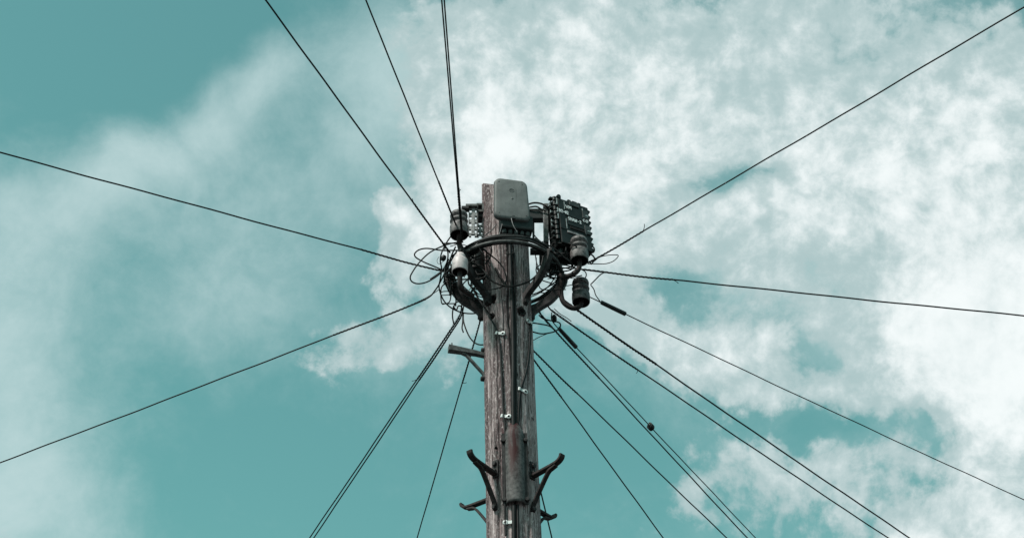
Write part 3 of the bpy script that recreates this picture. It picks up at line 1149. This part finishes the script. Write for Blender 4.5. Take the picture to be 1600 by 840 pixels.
slotted_rail(739, 325, 367, -.06, 15, 4, 'tall pale slotted metal rail beside the stained insulator')
slotted_rail(750, 352, 368, -.04, 11, 2, 'short pale slotted metal rail touching the pole')
rb = empty('rail_bracket', at(750, 331, -.02))
tag(rb, 'hollow square steel bracket joining the tall rail to the pole', 'bracket')
c_ = at(750.5, 329, -.02)
for dx, dz, sx, sz in ((0, .020, .034, .010), (0, -.020, .034, .012), (-.014, 0, .007, .030), (.013, 0, .009, .030)):
    MB().box(c_ + Vector((dx, 0, dz)), sx, .05, sz).build('wall', 'galv', rb)
MB().box(c_ + Vector((0, .01, -.038)), .034, .05, .022).build('lower_block', 'steel', rb, bevel=.002)
MB().box(at(737, 323, -.065), .055, .03, .014).build('top_plate', 'galv', rb, bevel=.002)
MB().box(at(727, 326.5, -.065), .035, .03, .016).build('side_plate', 'steel', rb, bevel=.002)

MB().box(at(734, 408, -.05), .075, .012, .15).build('lower_plate', 'steel', rb, bevel=.002)

# dark joint closures strapped to the ring
def closure(px, py, Y, r, h, label, tilt=(0, 0, 1)):
    c = at(px, py, Y)
    root = empty('joint_closure', c)
    tag(root, label, 'joint closure', 'black joint closures on the ring')
    MB().lathe([(0, -h / 2), (r * .8, -h / 2), (r, -h / 2 + .01), (r, h * .28), (r * .93, h * .36), (r * .7, h * .46), (r * .3, h * .5), (0, h * .5)], c, tilt, 24).build('dome', 'black_plastic', root)
    t = Vector(tilt).normalized()
    MB().lathe([(r * 1.0, -.012), (r * 1.12, -.010), (r * 1.12, .010), (r * 1.0, .012)], c + t * (-h * .30), tilt, 24).build('clamp_band', 'steel', root)
    for k in range(4):
        u = t.orthogonal().normalized()
        w = t.cross(u)
        a = k * math.pi / 2 + .5
        p = c + t * (-h / 2) + (u * math.cos(a) + w * math.sin(a)) * r * .5
        MB().lathe([(.009, .004), (.009, -.016), (.006, -.022), (0, -.022)], p, tilt, 10).build('cable_gland', 'grey_plastic_dark', root)
    return root


closure(744, 410, -.03, .036, .17, 'black domed joint closure behind the white insulator')
closure(868, 402, .02, .040, .15, 'black domed joint closure under the black box', (.35, 0, 1))
closure(735, 393, -.12, .020, .09, 'small black joint closure among the wires left of the pole', (.9, -.2, .3))

# ------------------------------------------------------------------ overhead drop wires
def helix(path, r, pitch, n_per=8, phase=0.0):
    T, N = frames(path)
    out = []
    s = 0.0
    for i in range(len(path)):
        if i:
            s += (path[i] - path[i - 1]).length
        a = 2 * math.pi * s / pitch + phase
        b = T[i].cross(N[i])
        out.append(path[i] + (N[i] * math.cos(a) + b * math.sin(a)) * r)
    return out


def resample(path, step):
    out = [path[0]]
    acc = 0.0
    for a, b in zip(path[:-1], path[1:]):
        L = (b - a).length
        k = max(1, int(math.ceil(L / step)))
        for j in range(1, k + 1):
            out.append(a.lerp(b, j / k))
    return out


def drop_wire(start, end, label, drop=.14, sag=.004, r=.0034, grip=None, tail=None, lead=None, extend=9.0,
              grip_r=.0011, sleeve=None, knot=None, split=False):
    """start (px,py,Y); end: bearing where the wire leaves the view, at a height 'drop' below its start.
    grip: fraction of the visible run wrapped by a helical dead-end grip."""
    S = at(*start)
    E = at_z(end[0], end[1], S.z - drop)
    h = Vector((E.x - S.x, E.y - S.y, 0))
    Lh = h.length
    h.normalize()
    m = (E.z - S.z) / Lh - sag * Lh

    def pt(s):
        gl = (grip or 0) * Lh
        kink = -.0045 * math.sin(math.pi * s / gl) if gl and 0 < s < gl else 0.0
        wob = .0010 * math.sin(s * 7.3 + start[0]) + .0008 * math.sin(s * 17.1 + start[1])
        return Vector((S.x + h.x * s, S.y + h.y * s, S.z + m * s + sag * s * s + kink + wob))
    path = [pt(Lh * i / 40) for i in range(41)] + [pt(Lh + extend * i / 12) for i in range(1, 13)]
    vis = path[:41]
    if lead:
        lp = catmull([at(*q) for q in lead] + [S, path[3]], 8)
        path = lp[:-1] + path[3:]
    o = MB().tube(path, r, 7).build('drop_wire', 'cable', origin=S)
    tag(o, label, 'wire', 'overhead drop wires')
    if grip:
        n = max(2, int(40 * grip))
        gp = resample(vis[:n + 1], .004)
        for ph in (0, 2.1, 4.2):
            MB().tube(helix(gp, r + grip_r * .2, .060, phase=ph), grip_r, 5).build('helical_grip', 'cable', o)
        e = gp[-1]
        # frayed end of the grip
        if tail:
            T = (vis[n] - vis[n - 1]).normalized()
            d_ = RGT * tail[0] + UPV * -tail[1]
            tp = [e, e + d_ * .0029 * .5 + T * .004, e + d_ * .0029]
            MB().tube(catmull(tp, 4), .0016, 5).build('loose_end', 'cable', o)
    if sleeve:
        a, b = sleeve
        ia, ib = [min(vis, key=lambda p: abs(project(p)[0] - q)) for q in (a, b)]
        dd = (ib - ia)
        MB().lathe([(.0, 0), (.008, 0), (.009, .004), (.010, dd.length * .5), (.0105, dd.length - .003), (.0, dd.length)], ia, dd, 12).build('wedge_sleeve', 'black_plastic', o)
        MB().box(ia + dd * .5 + Vector((0, -.004, .008)), dd.length, .004, .005,
                 (dd.normalized(), Vector((0, 1, 0)), dd.normalized().cross(Vector((0, 1, 0))))).build('sleeve_ridge', 'grey_plastic_dark', o)
    if knot:
        k = min(resample(vis, .01), key=lambda p: abs(project(p)[0] - knot))
        T = (vis[21] - vis[20]).normalized()
        m2 = MB().lathe([(0, -.020), (.008, -.019), (.015, -.010), (.016, 0), (.014, .010), (.008, .018), (0, .019)], k, T, 12)
        m2.tube(helix([k + T * t for t in np.linspace(-.016, .016, 50)], .0135, .011), .0038, 6)
        m2.build('wire_knot', 'black_plastic', o)
    return o


def project(p):
    d = Vector(p) - CAM
    z = d.dot(FWD)
    return (800 + FPX * d.dot(RGT) / z, 420 - FPX * d.dot(UPV) / z)


# towards the viewer, overhead
drop_wire((703, 394, -.12), (415, 0), 'black wire running up left to the top edge, outermost of the upper wires', r=.0036, grip=.24, tail=(-3, -8))
drop_wire((717, 362, -.19), (571, -2), 'black wire tied to the stained insulator, middle of the upper wires', r=.0032, grip=.25)
drop_wire((722, 376, -.20), (690, -2), 'black wire of the near-vertical upper pair, left one', r=.0030, grip=.24, tail=(4, -7))
drop_wire((723, 375, -.205), (694, -2), 'black wire of the near-vertical upper pair, right one', r=.0030, grip=.26, drop=.13)
drop_wire((690, 423, -.06), (0, 238), 'black wire running left and slightly up to the left edge', r=.0034, grip=.21, drop=.12,
          lead=[(705, 424, -.05)])
drop_wire((918, 411, -.08), (1600, 11), 'black wire rising right to the top right corner', r=.0032, grip=.17, tail=(2, -11), drop=.12)
drop_wire((912, 421, 0), (1600, 493), 'black wire running right, almost level, to the right edge', r=.0036, grip=.22, tail=(9, 6), drop=.10,
          lead=[(895, 418, 0)])
# away and down to the houses behind
drop_wire((665, 467, .02), (0, 722), 'black wire falling gently left to the left edge', r=.0034, grip=.20, drop=.12,
          lead=[(700, 405, -.06), (695, 425, -.05), (688, 440, -.03), (680, 453, 0)])
drop_wire((718, 493, .19), (482, 842), 'black wire of the steep lower left pair, left one', r=.0034, grip=.27, tail=(-9, 3), lead=[(722, 468, .17)])
drop_wire((719.5, 496, .192), (488.5, 842), 'black wire of the steep lower left pair, right one', r=.0034, grip=.27, lead=[(726, 470, .175)])
drop_wire((750, 502, .24), (651, 842), 'black wire falling steeply left of the pole behind the galvanised step', r=.0032, grip=.26, tail=(7, -.5),
          lead=[(752, 482, .2)])
drop_wire((920, 463, .10), (1600, 780), 'thin black wire with a sleeve leaving beside the lower dark insulator', r=.0026, drop=.12, sleeve=(938, 970))
drop_wire((890, 475, .18), (1425, 842), 'thick wrapped black wire below the lower dark insulator', r=.0040, lead=[(868, 458, .16)], grip=.23, grip_r=.0020)
drop_wire((862, 485, .20), (1391, 842), 'black wire just under the thick wrapped one', r=.0036, grip=.23, tail=(-2, 6), lead=[(856, 472, .17)])
drop_wire((864, 503, .20), (1183, 842), 'thin black wire carrying a round knot', r=.0026, sleeve=(876, 897), knot=1016,
          lead=[(862, 488, .2)])
drop_wire((846, 492, .16), (1170, 842), 'black wire running close below the knotted wire', r=.0034, grip=.26, lead=[(843, 478, .18)])
drop_wire((812, 526, .13), (1138, 842), 'black wire leaving from behind the pole, upper of two', r=.0033, grip=.26)
drop_wire((808, 524, .13), (1038, 842), 'black wire leaving from behind the pole, lower of two', r=.0033, grip=.28)
drop_wire((838, 738, .13), (863, 842), 'short run of black wire dropping behind the lower right step', r=.0033, drop=.10)

# ------------------------------------------------------------------ loose loops and tails
def loop(ctrl, label, r=.0033, mat='cable', name='wire_loop'):
    pts = catmull([at(*c) for c in ctrl], 9)
    o = MB().tube(pts, r, 7).build(name, mat)
    tag(o, label, 'wire', 'loose wire loops around the pole top')
    return o


loop([(724, 378, -.16), (712, 379, -.16), (695, 383, -.17), (672, 394, -.18), (655, 410, -.19), (645, 424, -.19), (641, 433, -.18), (644, 440, -.17), (654, 443, -.16),
      (668, 440, -.14), (683, 431, -.12), (692, 422, -.10), (699, 412, -.09)], 'largest wire loop bulging out left of the white insulator')
loop([(718, 391, -.14), (705, 391, -.14), (690, 391, -.15), (668, 388, -.16), (655, 390, -.17), (648, 396, -.17), (650, 402, -.16), (662, 409, -.15), (676, 415, -.13),
      (690, 421, -.10), (700, 425, -.08)], 'flat wire loop crossing inside the largest loop')
loop([(712, 360, -.17), (706, 367, -.17), (697, 380, -.16), (690, 395, -.15), (688, 407, -.13), (690, 420, -.10), (688, 435, -.08), (686, 448, -.05), (690, 463, -.02), (698, 475, .02), (711, 484, .06),
      (727, 489, .10), (745, 489, .12), (760, 484, .12)], 'long wire sweeping down and under the left ring arm')
loop([(692, 381, -.15), (698, 388, -.15), (700, 398, -.14), (698, 410, -.12), (692, 421, -.10), (684, 428, -.09), (672, 436, -.08)], 'short bowed wire hugging the left side of the ring')
loop([(719, 470, .10), (712, 473, .11), (708, 482, .12), (707, 494, .13), (709, 506, .14)], 'short wire tail hanging left under the ring')
loop([(708, 478, .10), (713, 484, .11), (716, 478, .11), (721, 479, .12), (723, 488, .13), (723, 502, .13), (722, 512, .13), (724, 519, .13)], 'hooked wire tail hanging beside the left pair')
loop([(724, 490, .12), (724, 500, .12), (728, 514, .11), (735, 528, .10), (745, 537, .08), (757, 538, .06), (766, 534, .04)], 'wire curving down under the ring and back to the pole')
loop([(710, 439, -.02), (697, 437, -.03), (693, 440, -.03), (696, 444, -.03), (710, 443, -.02)], 'tiny upper hairpin of wire on the left arm', .0022)
loop([(712, 455, -.0), (694, 455, -.01), (689, 457, -.01), (691, 461, -.01), (712, 459, .0)], 'tiny lower hairpin of wire on the left arm', .0022)
loop([(686, 401, -.15), (683, 406, -.15), (684, 411, -.15), (688, 412, -.14), (693, 408, -.13)], 'thin curl of wire by the round wire end', .0011)
kb = MB().lathe([(0, -.014), (.009, -.012), (.0125, 0), (.009, .012), (0, .014)], at(693, 403, -.14), (.4, -.2, 1), 14).build('wire_end_cap', 'black_plastic')
tag(kb, 'round black wire end cap inside the left loops', 'cap')
# clutter left of the pole, around the white insulator
for i, (ctrl, lab) in enumerate([
    ([(712, 385, -.15), (706, 398, -.13), (701, 415, -.11), (700, 432, -.08), (704, 446, -.05)], 'dark wire running straight down behind the white insulator'),
    ([(722, 388, -.13), (714, 392, -.12), (706, 405, -.12), (698, 421, -.10), (694, 436, -.08), (699, 450, -.04), (705, 462, -.01)], 'dark wire bowing outwards beside the white insulator'),
    ([(731, 395, -.13), (737, 415, -.11), (734, 432, -.09), (724, 443, -.07), (722, 452, -.05)], 'dark wire dropping between white insulator and pole'),
    ([(747, 440, -.06), (741, 432, -.08), (736, 446, -.07), (744, 457, -.05), (748, 470, -.04)], 'crumpled wire below the white insulator'),
    ([(703, 404, -.12), (712, 396, -.13), (726, 396, -.14), (741, 402, -.15), (752, 398, -.16)], 'wire threading along the left of the ring'),
    ([(700, 440, -.05), (706, 452, -.03), (712, 466, 0), (712, 478, .03)], 'wire running down the left ring arm'),
]):
    loop(ctrl, lab, .0036 - .0003 * (i % 3))
loop([(733, 391, -.20), (742, 384, -.21), (748, 378, -.215), (755, 377, -.22), (761, 380, -.22), (765, 388, -.21)], 'pale wire tie bent over the front left of the ring', .0016, 'rail')
loop([(745, 381, -.215), (750, 389, -.21), (754, 395, -.20)], 'short pale wire tie on the front left of the ring', .0016, 'rail')
loop([(731, 455, -.08), (737, 448, -.09), (741, 440, -.10)], 'short pale twig of wire under the white insulator', .0018, 'rail')
def tangle(n, seed, x0, x1, y0, y1, Y0, Y1, label):
    rg = random.Random(seed)
    for k in range(n):
        m = rg.randint(4, 6)
        cx_, cy_ = rg.uniform(x0, x1), rg.uniform(y0, y1)
        ang = rg.uniform(0, 6.28)
        rx, ry = rg.uniform(.25, .6) * (x1 - x0), rg.uniform(.2, .5) * (y1 - y0)
        ctrl = []
        sweep_ = rg.uniform(2.2, 5.2)
        for i in range(m + 1):
            a = ang + sweep_ * i / m
            x = min(max(cx_ + rx * math.cos(a) + rg.uniform(-2, 2), x0 - 4), x1 + 4)
            y = min(max(cy_ + ry * math.sin(a) + rg.uniform(-2, 2), y0 - 4), y1 + 4)
            ctrl.append((x, y, rg.uniform(Y0, Y1)))
        loop(ctrl, label, rg.uniform(.0020, .0036), name='tangled_wire')


tangle(12, 5, 699, 756, 384, 432, -.20, -.06, 'dark wire knotted in the tangle between white insulator and pole')
tangle(7, 9, 694, 716, 404, 470, -.10, .04, 'dark wire knotted round the left ring arm')
tangle(9, 14, 842, 896, 384, 430, -.16, .02, 'dark wire knotted in the tangle under the black box')
tangle(5, 21, 846, 905, 418, 448, -.04, .10, 'dark wire crossing the gap beside the right ring arm')
tangle(4, 33, 726, 756, 436, 470, -.10, .05, 'dark wire crossing the gap beside the left ring arm')
# on the pole face
loop([(752, 386, -.22), (757, 391, -.20), (766, 398, -.17), (779, 409, -.155), (787, 420, -.15), (791, 433, -.15), (790, 442, -.145), (787, 448, -.14)], 'wire arching down across the pole face from the ring')
loop([(750, 415, -.16), (757, 427, -.15), (766, 437, -.145), (780, 444, -.15), (797, 447, -.155), (815, 444, -.15), (830, 437, -.14), (842, 425, -.13), (847, 410, -.12), (849, 400, -.12)], 'wire hanging in a shallow loop across the pole face', .0042)
loop([(767, 383, -.22), (768, 392, -.20), (766, 402, -.17), (758, 412, -.15)], 'short wire curling in at the left of the pole face')
loop([(749, 448, -.10), (760, 452, -.12), (774, 451, -.13), (784, 448, -.13), (792, 444, -.14)], 'thin wire lying level across the left of the pole face', .0026)
sp = MB().tube([on_pole(774, 419, .012), on_pole(789, 445, .010)], .0052, 8).build('wire_stub', 'cable')
tag(sp, 'straight black wire stub slanting on the pole face', 'wire')
# between pole and right arm
for ctrl, lab, r in [
    ([(832, 460, -.04), (842, 456, -.03), (858, 447, -.01), (872, 436, .01), (880, 425, .02)], 'wire rising right from the pole to the right arm', .0030),
    ([(836, 458, .02), (846, 457, .03), (856, 459, .04), (866, 464, .05)], 'thin wire crossing behind the right arm', .0024),
    ([(832, 452, .0), (840, 445, .0), (843, 434, 0), (842, 422, 0), (838, 408, 0), (836, 392, 0)], 'wire bowing right beside the pole under the ring', .0024),
    ([(850, 424, .02), (858, 431, .02), (868, 434, .02), (880, 434, .02)], 'upper wire curving across the gap by the right arm', .0030),
    ([(848, 420, .03), (860, 423, .03), (872, 427, .03), (884, 432, .03)], 'lower wire curving across the gap by the right arm', .0026),
    ([(818, 322, -.05), (833, 317, -.06), (845, 318, -.06), (853, 322, -.06), (860, 328, -.05)], 'upper black lead arching from the grey cover to the black box', .0044),
    ([(818, 326, -.05), (832, 323, -.06), (839, 323, -.06), (846, 327, -.06), (853, 330, -.06)], 'lower black lead running from the grey cover to the black box', .0040),
    ([(846, 378, -.08), (855, 375, -.09), (866, 370, -.1)], 'grey wire lead slanting up under the black box', .0020),
    ([(833, 365, -.12), (840, 373, -.12), (850, 381, -.11), (862, 386, -.10)], 'wire sloping down right from the terminal to the ring', .0026),
    ([(836, 372, -.13), (845, 378, -.13), (857, 383, -.13), (871, 392, -.12), (884, 404, -.11)], 'wire lying along the front right of the ring', .0036),
    ([(862, 392, -.10), (872, 398, -.11), (884, 404, -.11), (893, 412, -.10), (897, 420, -.08)], 'wire running under the grey-brown insulator', .0036),
]:
    loop(ctrl, lab, r)
loop([(920, 408, -.06), (928, 408, -.06), (936, 402, -.07), (947, 399, -.07), (959, 398, -.07), (966, 399, -.07), (963, 404, -.07), (956, 409, -.06), (945, 412, -.06), (931, 412, -.05), (918, 412, -.05)],
     'thin pointed wire loop right of the grey-brown insulator', .0021)
loop([(918, 376, -.02), (923, 383, -.02), (928, 387, -.02), (928, 393, -.02), (923, 396, -.02), (927, 400, -.02), (929, 405, -.02), (924, 412, -.03), (921, 408, -.03)], 'knobbly bent wire under the right end of the black box', .0038)
loop([(944, 425.5, .0), (938, 429, .0), (930, 437, .0), (923, 444, .0)], 'straight wire jumper above the lower dark insulator', .0028)
loop([(923, 445, .0), (928, 452, .03), (931, 461, .06), (938, 471, .10)], 'bent wire jumper from the lower dark insulator to the sleeve', .0024)
loop([(905, 419, .0), (914, 424, .0), (916, 430, .0), (913, 436, .0), (908, 441, 0)], 'short wire curling onto the top of the lower dark insulator', .0026)
loop([(832, 504, .05), (845, 506, .08), (858, 509, .12), (868, 516, .17)], 'wire leaving the pole level with the right-hand clip')
loop([(832, 518, .04), (845, 521, .06), (857, 520, .10), (868, 517, .14), (875, 511, .17), (875, 505, .18), (869, 502, .19), (858, 500, .19), (848, 497, .18), (842, 492, .16)], 'wire doubling back in a loop under the right arm')
loop([(832, 532, .03), (843, 526, .05), (855, 521, .09)], 'thin straight wire meeting the loop under the right arm', .0018)
for i, (ctrl, lab) in enumerate([
    ([(866, 482, .2), (875, 490, .2), (885, 496, .2), (893, 502, .2)], 'thin twisted wire lying along the upper right drop wires'),
    ([(842, 488, .16), (849, 497, .16), (856, 506, .17)], 'thin twisted wire under the right arm'),
    ([(686, 452, .02), (676, 459, .02), (664, 466, .02), (652, 472, .03), (640, 478, .03)], 'thin twisted wire lying along the lower left drop wire'),
    ([(922, 423, 0), (930, 423.5, 0), (940, 425, 0)], 'short twisted wire at the start of the level right wire'),
    ([(752, 482, .2), (753, 490, .22), (749, 500, .23)], 'short twisted wire hanging under the left arm'),
]):
    pth = resample(catmull([at(*c) for c in ctrl], 8), .002)
    m_ = MB()
    for ph in (0, math.pi):
        m_.tube(helix(pth, .0015, .020, phase=ph), .0011, 5)
    o_ = m_.build('twisted_wire', 'cable')
    tag(o_, lab, 'wire', 'loose wire loops around the pole top')
bl = MB().lathe([(0, 0), (.006, .002), (.011, .012), (.012, .030), (.007, .040), (0, .042)], at(867, 503, .2), (-.1, 0, 1), 12).build('strain_insulator', 'black_plastic')
tag(bl, 'small black strain insulator hanging under the right arm', 'insulator')
# pale lead out of the grey cover
loop([(799, 341, -.19), (800, 346, -.195), (803, 354, -.195), (808, 362, -.19)], 'short pale lead coming out of the foot of the grey cover', .0018, 'rail')
loop([(784, 348, -.16), (783, 356, -.17), (780, 366, -.18)], 'thin pale lead hanging left of the terminal', .0012, 'rail')
loop([(776, 350, -.14), (768, 360, -.15), (760, 366, -.17), (755, 370, -.18)], 'grey lead fanning out from the terminal to the left', .0024, 'cable_grey')

# ------------------------------------------------------------------ cables running down the pole face
def surf(ctrl, label, r, mat='cable', out=.003):
    pts = catmull([on_pole(x, y, r + out) for x, y in ctrl], 8)
    o = MB().tube(pts, r, 8).build('down_cable', mat)
    tag(o, label, 'cable', 'cables running down the pole face')
    return o


surf([(797, 376), (797.5, 410), (799, 450), (801, 500), (802, 560), (801.5, 610), (802, 665)], 'thick black cable running down the middle of the pole face', .0085)
surf([(796, 380), (795.8, 405), (796.5, 440), (797.2, 480)], 'grey-topped cable beside the thick middle cable', .0052, 'cable_grey')
surf([(803, 395), (804, 440), (805.5, 500), (806, 570), (806, 610), (806, 660)], 'second black cable right of the thick middle cable', .0048)
tieo = MB().tube([on_pole(797 + 5 * math.cos(a), 395 + 2 * math.sin(a), .014 + .004 * math.sin(a)) for a in np.linspace(0, 6.28, 12)], .003, 6).build('cable_tie', 'cable')
tag(tieo, 'black cable tie round the middle cables near the ring', 'cable tie')
surf([(762, 487), (767, 498), (774, 511), (778, 523), (781, 540), (783, 570), (785, 610), (787, 648), (789, 668), (790, 700), (789, 745), (789, 785), (790, 836)], 'black cable running down left of the cable guard', .0042)
surf([(829, 505), (827.5, 535), (825, 565), (819, 590), (813.5, 608), (811, 630), (809.5, 662)], 'black cable running down from the right-hand clip', .0036)
surf([(830.5, 507), (829, 535), (826.5, 565), (820.5, 590), (815.5, 607), (813, 630), (811, 660)], 'thin black cable beside the one from the right-hand clip', .0026)
lead_ = MB().tube(catmull([at(738, 449, -.07), at(745, 462, -.07), at(754, 476, -.09), on_pole(764, 490, .006)], 8), .0042, 8).build('down_cable', 'cable')
tag(lead_, 'black cable leading from the white insulator to the pole face', 'cable', 'cables running down the pole face')
surf([(803, 789), (803, 805), (803, 850), (804, 960)], 'black cable coming out of the foot of the cable guard, left', .0085)
surf([(809, 788), (809, 805), (809.5, 850), (810, 960)], 'black cable coming out of the foot of the cable guard, right', .0060)

# ------------------------------------------------------------------ P-clips
def clip(px, py, ang, label, flip=1, s=1.0):
    c = on_pole(px, py, .006)
    p2 = on_pole(px + 2, py, .006)
    ux = (p2 - c).normalized()
    uz = (on_pole(px, py - 2, .006) - c).normalized()
    nrm = ux.cross(uz)
    nrm = -nrm if nrm.y > 0 else nrm
    a = R(ang)
    u = (ux * math.cos(a) + uz * math.sin(a)).normalized() * flip
    w = nrm.cross(u)
    root = empty('cable_clip', c)
    tag(root, label, 'clip', 'metal cable clips on the pole')
    L_ = .030 * s
    # flat tongue with an eye round the screw
    m = MB()
    m.box(c - u * (L_ * .28), L_ * .75, .0045, .0150 * s, (u, nrm, w))
    m.build('tongue', 'clip', root, bevel=.001)
    eye = c + u * (L_ * .38)
    prof = [(.0055 * s, .0035), (.0108 * s, .0035), (.0118 * s, .0), (.0108 * s, -.003), (.0055 * s, -.003)]
    MB().lathe(prof, eye, nrm, 18).build('eye', 'clip', root)
    MB().lathe([(0, .0008), (.0050 * s, .0002), (.0056 * s, -.003)], eye, nrm, 10).build('screw', 'socket', root)
    # saddle bent over the cable
    sp_ = [c - u * L_ * .60 + u * (.006 * s * math.cos(t)) + nrm * (.006 * s * math.sin(t) - .001) for t in np.linspace(0, math.pi, 9)]
    MB().sweep(sp_, .0150 * s, .0016, w).build('saddle', 'clip', root)
    return root


clip(782, 520.5, -4, 'bright clip on the left of the pole, uppermost there')
clip(827, 502.5, -18, 'bright clip at the right edge of the pole under the ring', -1)
clip(817.5, 610, -24, 'bright tilted clip on the right above the cable guard')
clip(791, 650, -4, 'bright clip just above the cable guard')
clip(794, 815.5, 2, 'brightest clip, below the foot of the cable guard', -1)
